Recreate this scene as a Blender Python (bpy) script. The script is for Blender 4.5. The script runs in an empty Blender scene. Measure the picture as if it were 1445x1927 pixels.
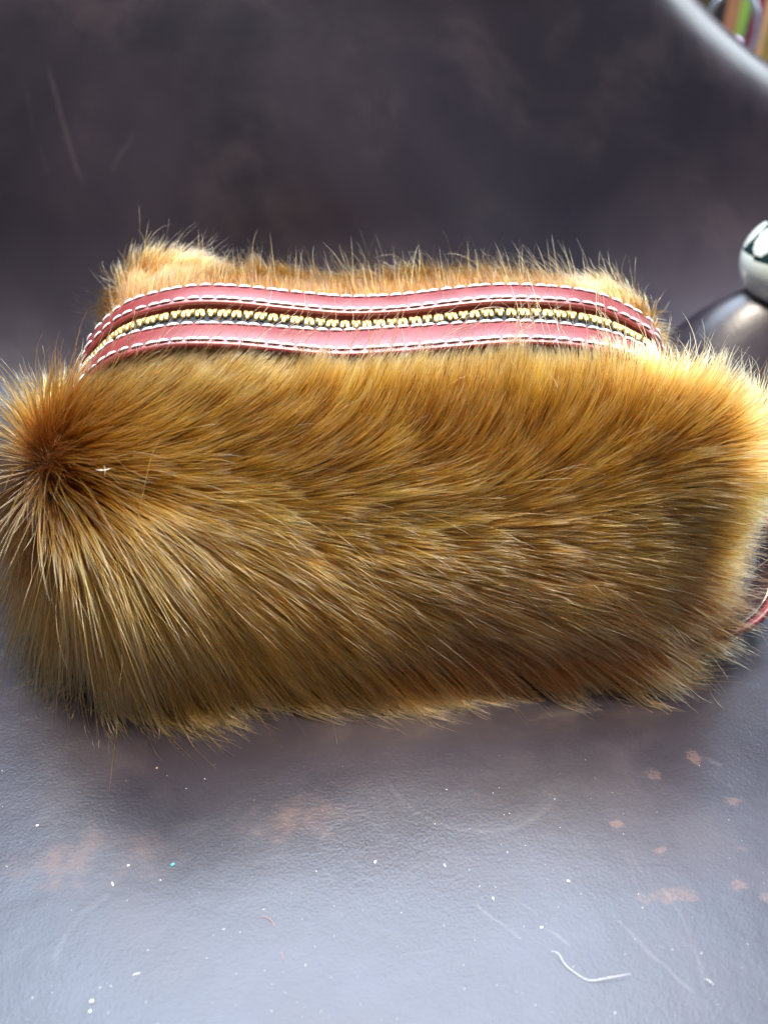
import bpy, math, random
import numpy as np
from mathutils import Vector

R = math.radians
rnd = random.Random(7)
rng = np.random.default_rng(11)
scene = bpy.context.scene
col = scene.collection

# ------------------------------------------------------------------ camera
PITCH, FPX, CH = R(33), 1700.0, 0.25          # tilt, focal length in photo pixels, height
W0, H0 = 1445.0, 1927.0
cam_data = bpy.data.cameras.new('camera')
cam_data.sensor_fit = 'HORIZONTAL'
cam_data.sensor_width = 36.0
cam_data.lens = 36.0 * FPX / W0
cam_data.clip_start = 0.01
cam_data.clip_end = 50
cam_data.dof.use_dof = True
cam_data.dof.focus_distance = 0.315
cam_data.dof.aperture_fstop = 10.0
cam = bpy.data.objects.new('camera', cam_data)
cam.location = (0, 0, CH)
cam.rotation_euler = (R(90) - PITCH, 0, 0)
col.objects.link(cam)
scene.camera = cam

# ------------------------------------------------------------------ world and lamps
world = bpy.data.worlds.new('World')
scene.world = world
world.use_nodes = True
bg = world.node_tree.nodes['Background']
bg.inputs['Color'].default_value = (0.62, 0.72, 1.0, 1)
bg.inputs['Strength'].default_value = 0.24

def area(name, loc, target, sx, sy, power, color):
    l = bpy.data.lights.new(name, 'AREA')
    l.shape = 'RECTANGLE'; l.size = sx; l.size_y = sy
    l.energy = power; l.color = color
    o = bpy.data.objects.new(name, l)
    o.location = loc
    d = Vector(target) - Vector(loc)
    o.rotation_euler = d.to_track_quat('-Z', 'Y').to_euler()
    col.objects.link(o)
    return o

area('window_light', (-0.15, 1.35, 2.5), (0, 0.3, 0.0), 2.6, 1.7, 225, (0.68, 0.81, 1.0))
area('warm_fill_light', (0.05, 0.07, 1.6), (0, 0.3, 0.05), 0.30, 0.24, 52, (1.0, 0.88, 0.72))  # added warm fill for the front of the fur, not a known lamp
area('side_window_light', (2.0, 1.45, 1.0), (0.2, 0.5, 0.15), 1.3, 1.2, 42, (0.85, 0.95, 1.0))

scene.view_settings.view_transform = 'Standard'
scene.view_settings.look = 'None'
scene.view_settings.exposure = 0.0
scene.view_settings.gamma = 1.0
scene.cycles.use_denoising = True
scene.cycles.max_bounces = 7
scene.cycles.transparent_max_bounces = 8
try:
    scene.cycles_curves.shape = 'RIBBONS'
    scene.cycles_curves.subdivisions = 2
except Exception:
    pass

# ------------------------------------------------------------------ helpers
def ray(px, py):
    x = (px - W0 / 2) / FPX
    y = (H0 / 2 - py) / FPX
    f = Vector((0, math.cos(PITCH), -math.sin(PITCH)))
    u = Vector((0, math.sin(PITCH), math.cos(PITCH)))
    return f + u * y + Vector((x, 0, 0))

def at_y(px, py, Y):
    r = ray(px, py)
    k = Y / r.y
    return Vector((r.x * k, Y, CH + r.z * k))

def at_z(px, py, Z=0.0):
    r = ray(px, py)
    k = (Z - CH) / r.z
    return Vector((r.x * k, r.y * k, Z))

def tag(o, label=None, cat=None, group=None, kind=None):
    if label: o['label'] = label
    if cat: o['category'] = cat
    if group: o['group'] = group
    if kind: o['kind'] = kind
    return o

def mesh_obj(name, verts, faces, mat, parent=None, smooth=True):
    me = bpy.data.meshes.new(name)
    me.from_pydata([tuple(v) for v in verts], [], faces)
    me.update()
    if smooth:
        me.polygons.foreach_set('use_smooth', [True] * len(me.polygons))
    if mat: me.materials.append(mat)
    o = bpy.data.objects.new(name, me)
    col.objects.link(o)
    if parent: o.parent = parent
    return o

def inst(name, me, parent, M=None):
    o = bpy.data.objects.new(name, me)
    col.objects.link(o)
    o.parent = parent
    if M is not None: o.matrix_local = M
    return o

def empty(name, loc=(0, 0, 0)):
    o = bpy.data.objects.new(name, None)
    o.location = loc
    o.empty_display_size = 0.02
    col.objects.link(o)
    return o

class NT:
    """small node-tree writer"""
    def __init__(self, name):
        self.m = bpy.data.materials.new(name)
        self.m.use_nodes = True
        self.t = self.m.node_tree
        self.t.nodes.clear()
        self.out = self.t.nodes.new('ShaderNodeOutputMaterial')
    def n(self, typ, **kw):
        nd = self.t.nodes.new(typ)
        for k, v in kw.items():
            if k.startswith('i_'):
                key = k[2:].replace('_', ' ')
                self.set(nd, key, v)
            else:
                setattr(nd, k, v)
        return nd
    def set(self, nd, key, v):
        s = nd.inputs[key] if not isinstance(key, int) else nd.inputs[key]
        if isinstance(v, bpy.types.NodeSocket): self.t.links.new(v, s)
        elif isinstance(v, bpy.types.Node): self.t.links.new(v.outputs[0], s)
        else: s.default_value = v
    def math(self, op, a, b=None, c=None, clamp=False):
        nd = self.t.nodes.new('ShaderNodeMath'); nd.operation = op; nd.use_clamp = clamp
        self.set(nd, 0, a)
        if b is not None: self.set(nd, 1, b)
        if c is not None: self.set(nd, 2, c)
        return nd.outputs[0]
    def mix(self, fac, a, b, blend='MIX'):
        nd = self.t.nodes.new('ShaderNodeMix'); nd.data_type = 'RGBA'; nd.blend_type = blend
        self.set(nd, 0, fac); self.set(nd, 6, a); self.set(nd, 7, b)
        return nd.outputs[2]
    def ramp(self, fac, lo, hi, a=0.0, b=1.0, smooth=True):
        nd = self.t.nodes.new('ShaderNodeMapRange')
        if smooth: nd.interpolation_type = 'SMOOTHSTEP'
        self.set(nd, 0, fac)
        nd.inputs[1].default_value = lo; nd.inputs[2].default_value = hi
        nd.inputs[3].default_value = a; nd.inputs[4].default_value = b
        return nd.outputs[0]
    def noise(self, vec, scale, detail=3.0, rough=0.5, dist=0.0):
        nd = self.t.nodes.new('ShaderNodeTexNoise')
        if vec is not None: self.set(nd, 'Vector', vec)
        nd.inputs['Scale'].default_value = scale
        nd.inputs['Detail'].default_value = detail
        nd.inputs['Roughness'].default_value = rough
        nd.inputs['Distortion'].default_value = dist
        return nd.outputs[0]
    def surf(self, node):
        self.t.links.new(node.outputs[0], self.out.inputs['Surface'])
        return self.m

def simple_mat(name, color, rough=0.5, metallic=0.0, spec=0.5, noise_scale=300, var=0.25, bump=0.1, coat=0.0):
    b = NT(name)
    tc = b.n('ShaderNodeTexCoord').outputs['Object']
    nz = b.noise(tc, noise_scale, 4)
    c = b.mix(nz, tuple(x * (1 - var) for x in color[:3]) + (1,), tuple(min(1, x * (1 + var)) for x in color[:3]) + (1,))
    p = b.n('ShaderNodeBsdfPrincipled')
    b.set(p, 'Base Color', c); b.set(p, 'Roughness', rough); b.set(p, 'Metallic', metallic)
    b.set(p, 'Specular IOR Level', spec); b.set(p, 'Coat Weight', coat)
    if bump:
        bp = b.n('ShaderNodeBump'); b.set(bp, 'Height', nz); b.set(bp, 'Strength', bump); b.set(bp, 'Distance', 0.0003)
        b.set(p, 'Normal', bp.outputs[0])
    return b.surf(p)

# ------------------------------------------------------------------ leather sheet material (scuffs and scratches sit at fixed spots of the hide)
def leather_sheet_mat():
    b = NT('brown_pull_up_leather')
    pos = b.n('ShaderNodeAttribute', attribute_name='unrolled').outputs['Vector']
    n1 = b.noise(pos, 5, 5, 0.55, 0.6)
    n2 = b.noise(pos, 16, 5, 0.6, 0.3)
    n3 = b.noise(pos, 180, 4, 0.6)
    base = b.mix(b.ramp(n1, 0.35, 0.68), (0.016, 0.014, 0.023, 1), (0.035, 0.027, 0.039, 1))
    base = b.mix(b.ramp(n2, 0.50, 0.72, 0, 0.55), base, (0.052, 0.040, 0.049, 1))
    sep = b.n('ShaderNodeSeparateXYZ'); b.set(sep, 0, pos)
    X, Y = sep.outputs[0], sep.outputs[1]
    n4 = b.noise(pos, 900, 3, 0.7)
    n5 = b.noise(pos, 130, 4, 0.6)
    def ellipse(cx, cy, rx, ry, ang, wob=0.5):
        ca, sa = math.cos(ang), math.sin(ang)
        dx = b.math('ADD', b.math('SUBTRACT', X, cx), b.math('MULTIPLY', b.math('SUBTRACT', n6, .5), min(.03, rx * 1.6))); dy = b.math('ADD', b.math('SUBTRACT', Y, cy), b.math('MULTIPLY', b.math('SUBTRACT', n5, .5), ry * 2.2))
        u = b.math('ADD', b.math('MULTIPLY', dx, ca), b.math('MULTIPLY', dy, sa))
        v = b.math('SUBTRACT', b.math('MULTIPLY', dy, ca), b.math('MULTIPLY', dx, sa))
        u = b.math('DIVIDE', u, rx); v = b.math('DIVIDE', v, ry)
        r = b.math('SQRT', b.math('ADD', b.math('MULTIPLY', u, u), b.math('MULTIPLY', v, v)))
        return b.ramp(r, 0.25, 1.0, 1.0, 0.0)
    n6 = b.noise(pos, 55, 5, 0.65, 0.8)
    tan_mask = None; pale_mask = None
    def px_ell(px0, py0, px1, py1, halfw, halfh, frac):
        a = at_z(px0, py0); c = at_z(px1, py1)
        m = (a + c) / 2; L = (c - a).length / 2
        return ellipse(m.x, m.y, max(L, 0.002), halfh, math.atan2(c.y - a.y, c.x - a.x))
    soft = [((430, 1560), (690, 1520), 0.010, 0.75), ((-60, 1630), (390, 1600), 0.013, 0.62), ((60, 1640), (300, 1625), 0.009, 0.4)]
    for a, c, hh, k in soft:
        m = b.math('MULTIPLY', px_ell(*a, *c, 0, hh, 0), b.math('MULTIPLY', b.ramp(n6, 0.34, 0.66, 0.10 * k, k), b.ramp(n5, .2, .7, .55, 1)))
        tan_mask = m if tan_mask is None else b.math('MAXIMUM', tan_mask, m)
    hard = [((1140, 1545), (1185, 1560), 0.0035, 1), ((1225, 1595), (1258, 1612), 0.004, 1), ((1340, 1515), (1410, 1508), 0.003, 1),
            ((1280, 1430), (1335, 1425), 0.006, 0.9), ((1205, 1462), (1250, 1455), 0.004, .7), ((1170, 1695), (1340, 1675), 0.0045, 0.9),
            ((1360, 1675), (1420, 1665), 0.005, .9), ((1380, 1590), (1405, 1620), 0.005, .7), ((1410, 1700), (1470, 1695), 0.005, .9)]
    for a, c, hh, k in hard:
        e = px_ell(*a, *c, 0, hh, 0)
        m = b.math('MULTIPLY', b.ramp(b.math('ADD', b.math('MULTIPLY', e, 0.42), b.math('ADD', b.math('MULTIPLY', n4, .9), b.math('MULTIPLY', n5, .9))), 1.14, 1.40), b.math('MULTIPLY', b.ramp(e, 0.0, 0.8), k * .7))
        tan_mask = b.math('MAXIMUM', tan_mask, m)
    def line_mask(a, c, w, k, brk=0.5):
        m = (a + c) / 2; L = (c - a).length / 2; ang = math.atan2(c.y - a.y, c.x - a.x)
        ca, sa = math.cos(ang), math.sin(ang)
        dx = b.math('SUBTRACT', X, m.x); dy = b.math('SUBTRACT', Y, m.y)
        u = b.math('ABSOLUTE', b.math('ADD', b.math('MULTIPLY', dx, ca), b.math('MULTIPLY', dy, sa)))
        v = b.math('SUBTRACT', b.math('MULTIPLY', dy, ca), b.math('MULTIPLY', dx, sa))
        v = b.math('ABSOLUTE', b.math('ADD', v, b.math('MULTIPLY', b.math('SUBTRACT', n2, 0.5), 0.012)))
        q = b.math('MULTIPLY', b.ramp(u, L * 0.6, L, 1, 0), b.ramp(v, w * 0.2, w, 1, 0))
        return b.math('MULTIPLY', q, b.math('MULTIPLY', b.ramp(n3, 0.35, 0.6, 1 - brk, 1), k))
    lines = [(at_z(885, 1690), at_z(985, 1780), .0007, .5), (at_z(950, 1680), at_z(1020, 1730), .0004, .35), (at_z(1018, 1748), at_z(1075, 1785), .0006, .6),
             (at_z(1140, 1710), at_z(1330, 1885), .0008, .5), (at_z(750, 1800), at_z(830, 1790), .0005, .25), (at_z(420, 1640), at_z(560, 1600), .001, .2),
             (at_z(600, 1620), at_z(640, 1690), .0008, .2), (at_z(750, 1650), at_z(800, 1610), .0008, .2), (at_z(1320, 1430), at_z(1360, 1450), .0012, .7),
             (at_z(1180, 1600), at_z(1200, 1670), .0004, .3), (at_z(1190, 1600), at_z(1215, 1660), .0004, .3)]
    for a, c, w, k in lines:
        m = line_mask(a, c, w, k)
        pale_mask = m if pale_mask is None else b.math('MAXIMUM', pale_mask, m)
    def arc_mask(p1, p2, p3, w, k):
        ax, ay, bx, by, cx, cy = p1.x, p1.y, p2.x, p2.y, p3.x, p3.y
        D = 2 * (ax * (by - cy) + bx * (cy - ay) + cx * (ay - by))
        ux = ((ax * ax + ay * ay) * (by - cy) + (bx * bx + by * by) * (cy - ay) + (cx * cx + cy * cy) * (ay - by)) / D
        uy = ((ax * ax + ay * ay) * (cx - bx) + (bx * bx + by * by) * (ax - cx) + (cx * cx + cy * cy) * (bx - ax)) / D
        Rr = math.hypot(ax - ux, ay - uy)
        dx = b.math('SUBTRACT', X, ux); dy = b.math('SUBTRACT', Y, uy)
        r = b.math('SQRT', b.math('ADD', b.math('MULTIPLY', dx, dx), b.math('MULTIPLY', dy, dy)))
        v = b.math('ABSOLUTE', b.math('ADD', b.math('SUBTRACT', r, Rr), b.math('MULTIPLY', b.math('SUBTRACT', n2, .5), .006)))
        mx, my = p2.x - ux, p2.y - uy; ml = math.hypot(mx, my)
        dt = b.math('DIVIDE', b.math('ADD', b.math('MULTIPLY', dx, mx / ml), b.math('MULTIPLY', dy, my / ml)), r)
        ca_ = min(((ax - ux) * mx + (ay - uy) * my) / (Rr * ml), ((cx - ux) * mx + (cy - uy) * my) / (Rr * ml))
        return b.math('MULTIPLY', b.math('MULTIPLY', b.ramp(v, w * .2, w, 1, 0), b.ramp(dt, ca_, ca_ + (1 - ca_) * .5)), b.math('MULTIPLY', b.ramp(n3, .3, .6, .4, 1), k))
    for tri, w, k in (((at_z(745, 1495), at_z(870, 1562), at_z(1050, 1500)), .0014, .3), ((at_z(600, 1600), at_z(640, 1545), at_z(700, 1530)), .0010, .35),
                      ((at_z(1240, 1665), at_z(1300, 1760), at_z(1330, 1880)), .0009, .3), ((at_z(100, 1830), at_z(140, 1740), at_z(200, 1690)), .0016, .3)):
        pale_mask = b.math('MAXIMUM', pale_mask, arc_mask(*tri, w, k))
    # scratches on the upright part, in unrolled coordinates
    for p0, p1, w, k in BACK_SCRATCHES:
        m = line_mask(p0, p1, w, k, 0.2)
        pale_mask = b.math('MAXIMUM', pale_mask, m)
    base = b.mix(b.math('MULTIPLY', tan_mask, 0.34), base, (0.30, 0.155, 0.095, 1))
    base = b.mix(b.math('MULTIPLY', pale_mask, 0.15), base, (0.42, 0.38, 0.38, 1))
    p = b.n('ShaderNodeBsdfPrincipled')
    b.set(p, 'Base Color', base)
    rough = b.math('ADD', b.ramp(n1, 0.3, 0.7, 0.29, 0.37), b.math('MULTIPLY', tan_mask, 0.08))
    rough = b.math('ADD', rough, b.math('MULTIPLY', b.math('SUBTRACT', n2, 0.5), 0.25))
    b.set(p, 'Roughness', rough)
    b.set(p, 'Specular IOR Level', 0.58)
    vor = b.n('ShaderNodeTexVoronoi', feature='SMOOTH_F1'); b.set(vor, 'Vector', pos); vor.inputs['Scale'].default_value = 1150
    g = b.math('ADD', b.math('MULTIPLY', vor.outputs['Distance'], 0.6), b.math('MULTIPLY', b.noise(pos, 700, 3, 0.6, 0.5), 0.5))
    gamp = b.ramp(b.noise(pos, 9, 2), 0.35, 0.65, 0.35, 1.0)
    h = b.math('MULTIPLY', g, gamp)
    bp = b.n('ShaderNodeBump'); b.set(bp, 'Height', h); b.set(bp, 'Strength', 0.5); b.set(bp, 'Distance', 0.00022)
    bp2 = b.n('ShaderNodeBump'); b.set(bp2, 'Height', b.noise(pos, 22, 4, 0.5)); b.set(bp2, 'Strength', 0.30); b.set(bp2, 'Distance', 0.002)
    b.t.links.new(bp2.outputs[0], bp.inputs['Normal'])
    b.set(p, 'Normal', bp.outputs[0])
    return b.surf(p)

# ------------------------------------------------------------------ leather sheet: flat on the bench, swept up behind, rolled over at the upper right
T0, RAD, SLOPE = 0.55, 0.12, R(80)
def crease(X):
    k = min(1, max(0, (X + 0.12) / 0.42)); k = k * k * (3 - 2 * k)
    return 0.425 + (0.545 - 0.425) * k
def profile(t, T0=T0):
    """arc length t -> (Y, Z, tangent angle)"""
    if t <= T0: return t, 0.0, 0.0
    a = (t - T0) / RAD
    if a <= SLOPE: return T0 + RAD * math.sin(a), RAD * (1 - math.cos(a)), a
    r = t - T0 - RAD * SLOPE
    return T0 + RAD * math.sin(SLOPE) + r * math.cos(SLOPE), RAD * (1 - math.cos(SLOPE)) + r * math.sin(SLOPE), SLOPE

def on_slope(px, py):
    X = 0.0
    for _ in range(12):
        q = on_slope_at(px, py, crease(X)); X = 0.5 * X + 0.5 * q.x
    return q

def on_slope_at(px, py, T0):
    r = ray(px, py)
    Y0, Z0, _ = profile(T0 + RAD * SLOPE, T0)
    nv = Vector((0, -math.sin(SLOPE), math.cos(SLOPE)))
    k = (Vector((0, Y0, Z0 )) - Vector((0, 0, CH))).dot(nv) / r.dot(nv)
    p = Vector((0, 0, CH)) + r * k
    t = T0 + RAD * SLOPE + (p.y - Y0) * math.cos(SLOPE) + (p.z - Z0) * math.sin(SLOPE)
    return Vector((p.x, t, 0))

BACK_SCRATCHES = [(on_slope(88, 110), on_slope(162, 355), .0022, .33), (on_slope(75, 265), on_slope(98, 335), .0016, .15),
                  (on_slope(255, 240), on_slope(210, 330), .0022, .22), (on_slope(52, 160), on_slope(70, 260), .0016, .12)]
ra, rb = on_slope(1212, -10), on_slope(1412, 205)
rd = (rb - ra).normalized()
rn = Vector((-rd.y, rd.x, 0))
if rn.x < 0: rn = -rn
ROLL = 0.042
HP = Vector((0.265, 0.495, 0))

def sheet_point(X, t):
    T0 = crease(X)
    Y, Z, a = profile(t, T0)
    N = Vector((0, -math.sin(a), math.cos(a)))
    T = Vector((0, math.cos(a), math.sin(a)))
    P = Vector((X, Y, Z))
    d = (Vector((X, t, 0)) - ra).dot(rn)
    up = min(1, max(0, (t - T0 - .08) / 0.2))
    off = 0.0
    off += 0.085 * math.exp(-abs((X - HP.x) / 0.115) ** 4 - ((t - HP.y) / 0.046) ** 2)         # hump right
    off += 0.010 * math.exp(-((X + 0.35) / 0.12) ** 2 - ((t - 0.85) / 0.25) ** 2)
    off += -0.010 * up * math.exp(-((d + 0.13) / 0.08) ** 2)                               # valley beside the roll
    off += 0.006 * up * math.sin(X * 7 + t * 3 + 1) + 0.0015 * math.sin(X * 19 - t * 8) * up
    off += 0.0012 * math.sin(X * 21 + 2 + 4 * t) * math.sin(t * 17 + X * 9)
    P += N * off
    if d > 0:
        th = min(d / ROLL, R(125))
        n3 = Vector((rn.x, 0, 0)) + T * rn.y
        P += n3 * (-d + ROLL * math.sin(th)) - N * (ROLL * (1 - math.cos(th)))
        ex = d - ROLL * th
        if ex > 0:
            P += n3 * (ex * math.cos(th)) - N * (ex * math.sin(th))
    return P

nx, nt = 260, 240
xs = np.linspace(-0.75, 0.95, nx); ts = np.r_[np.linspace(-0.35, 0.40, 70), np.linspace(0.405, 1.10, 190)]; nt = len(ts)
vs, un = [], []
for t in ts:
    for X in xs:
        P = sheet_point(float(X), float(t))
        if P.z < -0.02 and t > T0: P.z = -0.02
        vs.append(P); un += [X, t, 0.0]
fs = [(j * nx + i, j * nx + i + 1, (j + 1) * nx + i + 1, (j + 1) * nx + i) for j in range(nt - 1) for i in range(nx - 1)]
sheet = mesh_obj('leather_backdrop', vs, fs, leather_sheet_mat())
at_ = sheet.data.attributes.new('unrolled', 'FLOAT_VECTOR', 'POINT')
at_.data.foreach_set('vector', un)
tag(sheet, 'dark brown pull-up leather hide lying flat and swept up behind the fur bag', kind='structure')

# bench under the hide and the wall far behind
bench = mesh_obj('bench', [(-1.6, -0.7, -0.004 - 0.02), (1.6, -0.7, -0.024), (1.6, 2.3, -0.024), (-1.6, 2.3, -0.024)], [(0, 1, 2, 3)],
                 simple_mat('bench_wood', (0.10, 0.065, 0.04), 0.6, noise_scale=12), smooth=False)
tag(bench, kind='structure')
wall = mesh_obj('wall', [(-3, 2.3, -1), (3, 2.3, -1), (3, 2.3, 1.3), (-3, 2.3, 1.3)], [(0, 1, 2, 3)],
                simple_mat('wall_dark', (0.030, 0.024, 0.016), 0.8, noise_scale=6), smooth=False)
tag(wall, kind='structure')

# ------------------------------------------------------------------ the bag: body
bag = empty('fur_bag', (0.0, 0.325, 0.0))
tag(bag, 'golden brown long-haired fur toiletry bag with brass zipper between red leather strips', 'bag')
BL = Vector(bag.location)

CX, AX = -0.003, 0.118                                       # middle and half length along X
SEC = [(.275, .002), (.2625, .018), (.2585, .042), (.2600, .068), (.2675, .095), (.2835, .1195), (.3050, .1245),
       (.3300, .1265), (.3500, .1270), (.3700, .1190), (.3830, .1000), (.3880, .070), (.3860, .040), (.3780, .014), (.3620, .002), (.3200, .0015)]
def catmull(P, n):
    P = np.array(P, float); m = len(P)
    out = []
    for k in range(n):
        s = k * m / n; i = int(s); f = s - i
        p0, p1, p2, p3 = P[(i - 1) % m], P[i % m], P[(i + 1) % m], P[(i + 2) % m]
        out.append(0.5 * ((2 * p1) + (-p0 + p2) * f + (2 * p0 - 5 * p1 + 4 * p2 - p3) * f * f + (-p0 + 3 * p1 - 3 * p2 + p3) * f ** 3))
    return np.array(out)
NS, NU = 112, 96
sec = catmull(SEC, NS)
cen = np.array([.322, .060])

# zipper line, read off the photograph and set at its real distance
ZL = [(165, 692), (185, 662), (230, 623), (290, 603), (360, 592), (450, 594), (550, 604), (650, 613), (750, 609), (850, 598), (950, 590),
      (1050, 593), (1130, 606), (1190, 631), (1232, 662)]
def zy(px): return .3103 + 0.0015 * math.sin((px - 300) / 300)
zpts = [at_y(px, py, zy(px)) for px, py in ZL]
z0 = zpts[0]; z1 = zpts[-1]
zpts = [Vector((z0.x - .0055, .3095, z0.z - .046)), Vector((z0.x - .0050, .3095, z0.z - .030)), Vector((z0.x - .0035, .3095, z0.z - .014))] + zpts + \
       [Vector((z1.x + .0045, .3105, z1.z - .013)), Vector((z1.x + .0065, .3105, z1.z - .029)), Vector((z1.x + .0070, .3105, z1.z - .046))]
def resample(P, step):
    P = [np.array(p) for p in P]
    dense = []
    for i in range(len(P) - 1):
        p0 = P[max(i - 1, 0)]; p1 = P[i]; p2 = P[i + 1]; p3 = P[min(i + 2, len(P) - 1)]
        for k in range(16):
            f = k / 16
            dense.append(0.5 * ((2 * p1) + (-p0 + p2) * f + (2 * p0 - 5 * p1 + 4 * p2 - p3) * f * f + (-p0 + 3 * p1 - 3 * p2 + p3) * f ** 3))
    dense.append(P[-1]); D = np.array(dense)
    for _ in range(6): D[1:-1] = (D[:-2] + 2 * D[1:-1] + D[2:]) / 4
    L = np.r_[0, np.cumsum(np.linalg.norm(np.diff(D, axis=0), axis=1))]
    n = int(L[-1] / step)
    s = np.linspace(0, L[-1], n + 1)
    return np.stack([np.interp(s, L, D[:, k]) for k in range(3)], 1), s
zline, zs = resample(zpts, 0.001)
zorder = np.argsort(zline[:, 0])
def ztop(x): return np.interp(x, zline[40:-40, 0], zline[40:-40, 2])

def body_point(u, k):
    """u in [-1,1] along the bag, k index round the section"""
    s = (1 - abs(u) ** 7.0) ** (1 / 5.5) if abs(u) < 1 else 0.0
    y, z = sec[k % NS]
    y = cen[0] + (y - cen[0]) * s; z = cen[1] + (z - cen[1]) * s
    x = CX + AX * u
    return x, y, z
V = np.zeros((NU + 1, NS, 3))
for i in range(NU + 1):
    u = math.sin((i / NU - .5) * math.pi) ; u = math.copysign(abs(u) ** 0.9, u)
    for k in range(NS):
        V[i, k] = body_point(u, k)
# top follows the zipper line
Xv, Yv, Zv = V[..., 0].copy(), V[..., 1].copy(), V[..., 2].copy()
topw = np.clip((Zv - .085) / .035, 0, 1); topw = topw * topw * (3 - 2 * topw)
zt = ztop(np.clip(Xv, -.098, .092))
V[..., 2] += topw * (zt - .1305) * np.clip(1 - np.abs(Yv - .31) / .09, 0.15, 1)
V[..., 0] = CX + (Xv - CX) * (1 - 0.10 * np.clip((Yv - .28) / .1, 0, 1))
corners = [Vector((-.1175, .268, .0945)), Vector((.1165, .266, .1090)), Vector((-.101, .3835, .1150)), Vector((.101, .3700, .1100))]
flat = V.reshape(-1, 3)
for c in corners:
    c = np.array(c)
    d = np.linalg.norm(flat - c, axis=1); j = d.argmin(); disp = c - flat[j]
    w = np.exp(-(np.linalg.norm(flat - flat[j], axis=1) / .024) ** 2)
    flat += w[:, None] * disp
bul = np.clip((flat[:, 0] - .095) / .02, 0, 1) * np.exp(-((flat[:, 2] - .045) / .035) ** 2) * np.clip((.36 - flat[:, 1]) / .06, 0, 1)
flat[:, 0] += .011 * bul
bul = np.clip((-.098 - flat[:, 0]) / .02, 0, 1) * np.exp(-((flat[:, 2] - .035) / .035) ** 2) * np.clip((.36 - flat[:, 1]) / .06, 0, 1)
flat[:, 0] -= .007 * bul
flat[:, 2] = np.maximum(flat[:, 2], .0015)
bf = []
for i in range(NU):
    for k in range(NS):
        a, b_, c, d = i * NS + k, i * NS + (k + 1) % NS, (i + 1) * NS + (k + 1) % NS, (i + 1) * NS + k
        bf.append((a, d, c, b_))
hide_mat = simple_mat('hide_skin', (0.16, 0.085, 0.035), 0.8, noise_scale=500, bump=0.2)
body = mesh_obj('hide_shell', flat - np.array(BL), bf, hide_mat, bag)
me = body.data
me.update()
# make sure normals look outwards
cn = np.array([me.polygons[len(bf) // 2].normal])
fc = np.array(me.polygons[len(bf) // 2].center) + np.array(BL)
if (cn[0] * (fc - np.array([CX, cen[0], cen[1]]))).sum() < 0:
    me.flip_normals(); me.update()

# ------------------------------------------------------------------ zipper panel: strips, stitches, tape, teeth
leather_red = None
def red_leather():
    b = NT('burgundy_leather')
    tc = b.n('ShaderNodeTexCoord').outputs['Object']
    n = b.noise(tc, 60, 4); n2 = b.noise(tc, 900, 3)
    c = b.mix(n, (0.14, 0.018, 0.018, 1), (0.25, 0.040, 0.038, 1))
    p = b.n('ShaderNodeBsdfPrincipled'); b.set(p, 'Base Color', c)
    b.set(p, 'Roughness', b.ramp(n, .3, .7, .30, .42)); b.set(p, 'Specular IOR Level', .75)
    b.set(p, 'Coat Weight', 0.22); b.set(p, 'Coat Roughness', 0.3)
    bp = b.n('ShaderNodeBump'); b.set(bp, 'Height', n2); b.set(bp, 'Strength', .25); b.set(bp, 'Distance', .0002)
    b.set(p, 'Normal', bp.outputs[0])
    return b.surf(p)
leather_red = red_leather()
suede = simple_mat('raw_leather_edge', (0.24, 0.052, 0.044), 0.9, spec=.2, noise_scale=1500, var=.6, bump=.8)
thread = simple_mat('white_waxed_thread', (0.68, 0.64, 0.69), 0.45, noise_scale=2500, var=.08, bump=.4)
tape_mat = simple_mat('black_zipper_tape', (0.012, 0.018, 0.024), 0.75, noise_scale=2500, var=.5, bump=.9)
brass = simple_mat('brass', (0.82, 0.64, 0.26), 0.38, metallic=.7, noise_scale=400, var=.10, bump=.1)

n_ = len(zline)
Tn = np.gradient(zline, axis=0); Tn /= np.linalg.norm(Tn, axis=1)[:, None]
Bn = np.tile(np.array([0, 1.0, 0]), (n_, 1))
Bn -= (Bn * Tn).sum(1)[:, None] * Tn; Bn /= np.linalg.norm(Bn, axis=1)[:, None]
Nn = np.cross(Tn, Bn)
if Nn[n_ // 2, 2] < 0: Nn = -Nn
xn = zline[:, 0]
mid = np.exp(-((xn - 0.0) / .035) ** 2)                       # dip in the middle hides the front half of the tape
def frame_pt(i, b_, n):
    return zline[i] + Bn[i] * b_ + Nn[i] * n

def sweep(name, prof_at, mat, parent, closed=True, i0=0, i1=None, step=2):
    idx = list(range(i0, (i1 or n_), step)); vs = []; m = None
    for i in idx:
        pr = prof_at(i); m = len(pr)
        for (bb, nn) in pr: vs.append(frame_pt(i, bb, nn) - np.array(BL))
    fs = []
    for a in range(len(idx) - 1):
        for k in range(m if closed else m - 1):
            k2 = (k + 1) % m
            fs.append((a * m + k, a * m + k2, (a + 1) * m + k2, (a + 1) * m + k))
    if closed:
        fs.append(tuple(range(m))[::-1]); fs.append(tuple((len(idx) - 1) * m + k for k in range(m)))
    return mesh_obj(name, vs, fs, mat, parent)

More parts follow.
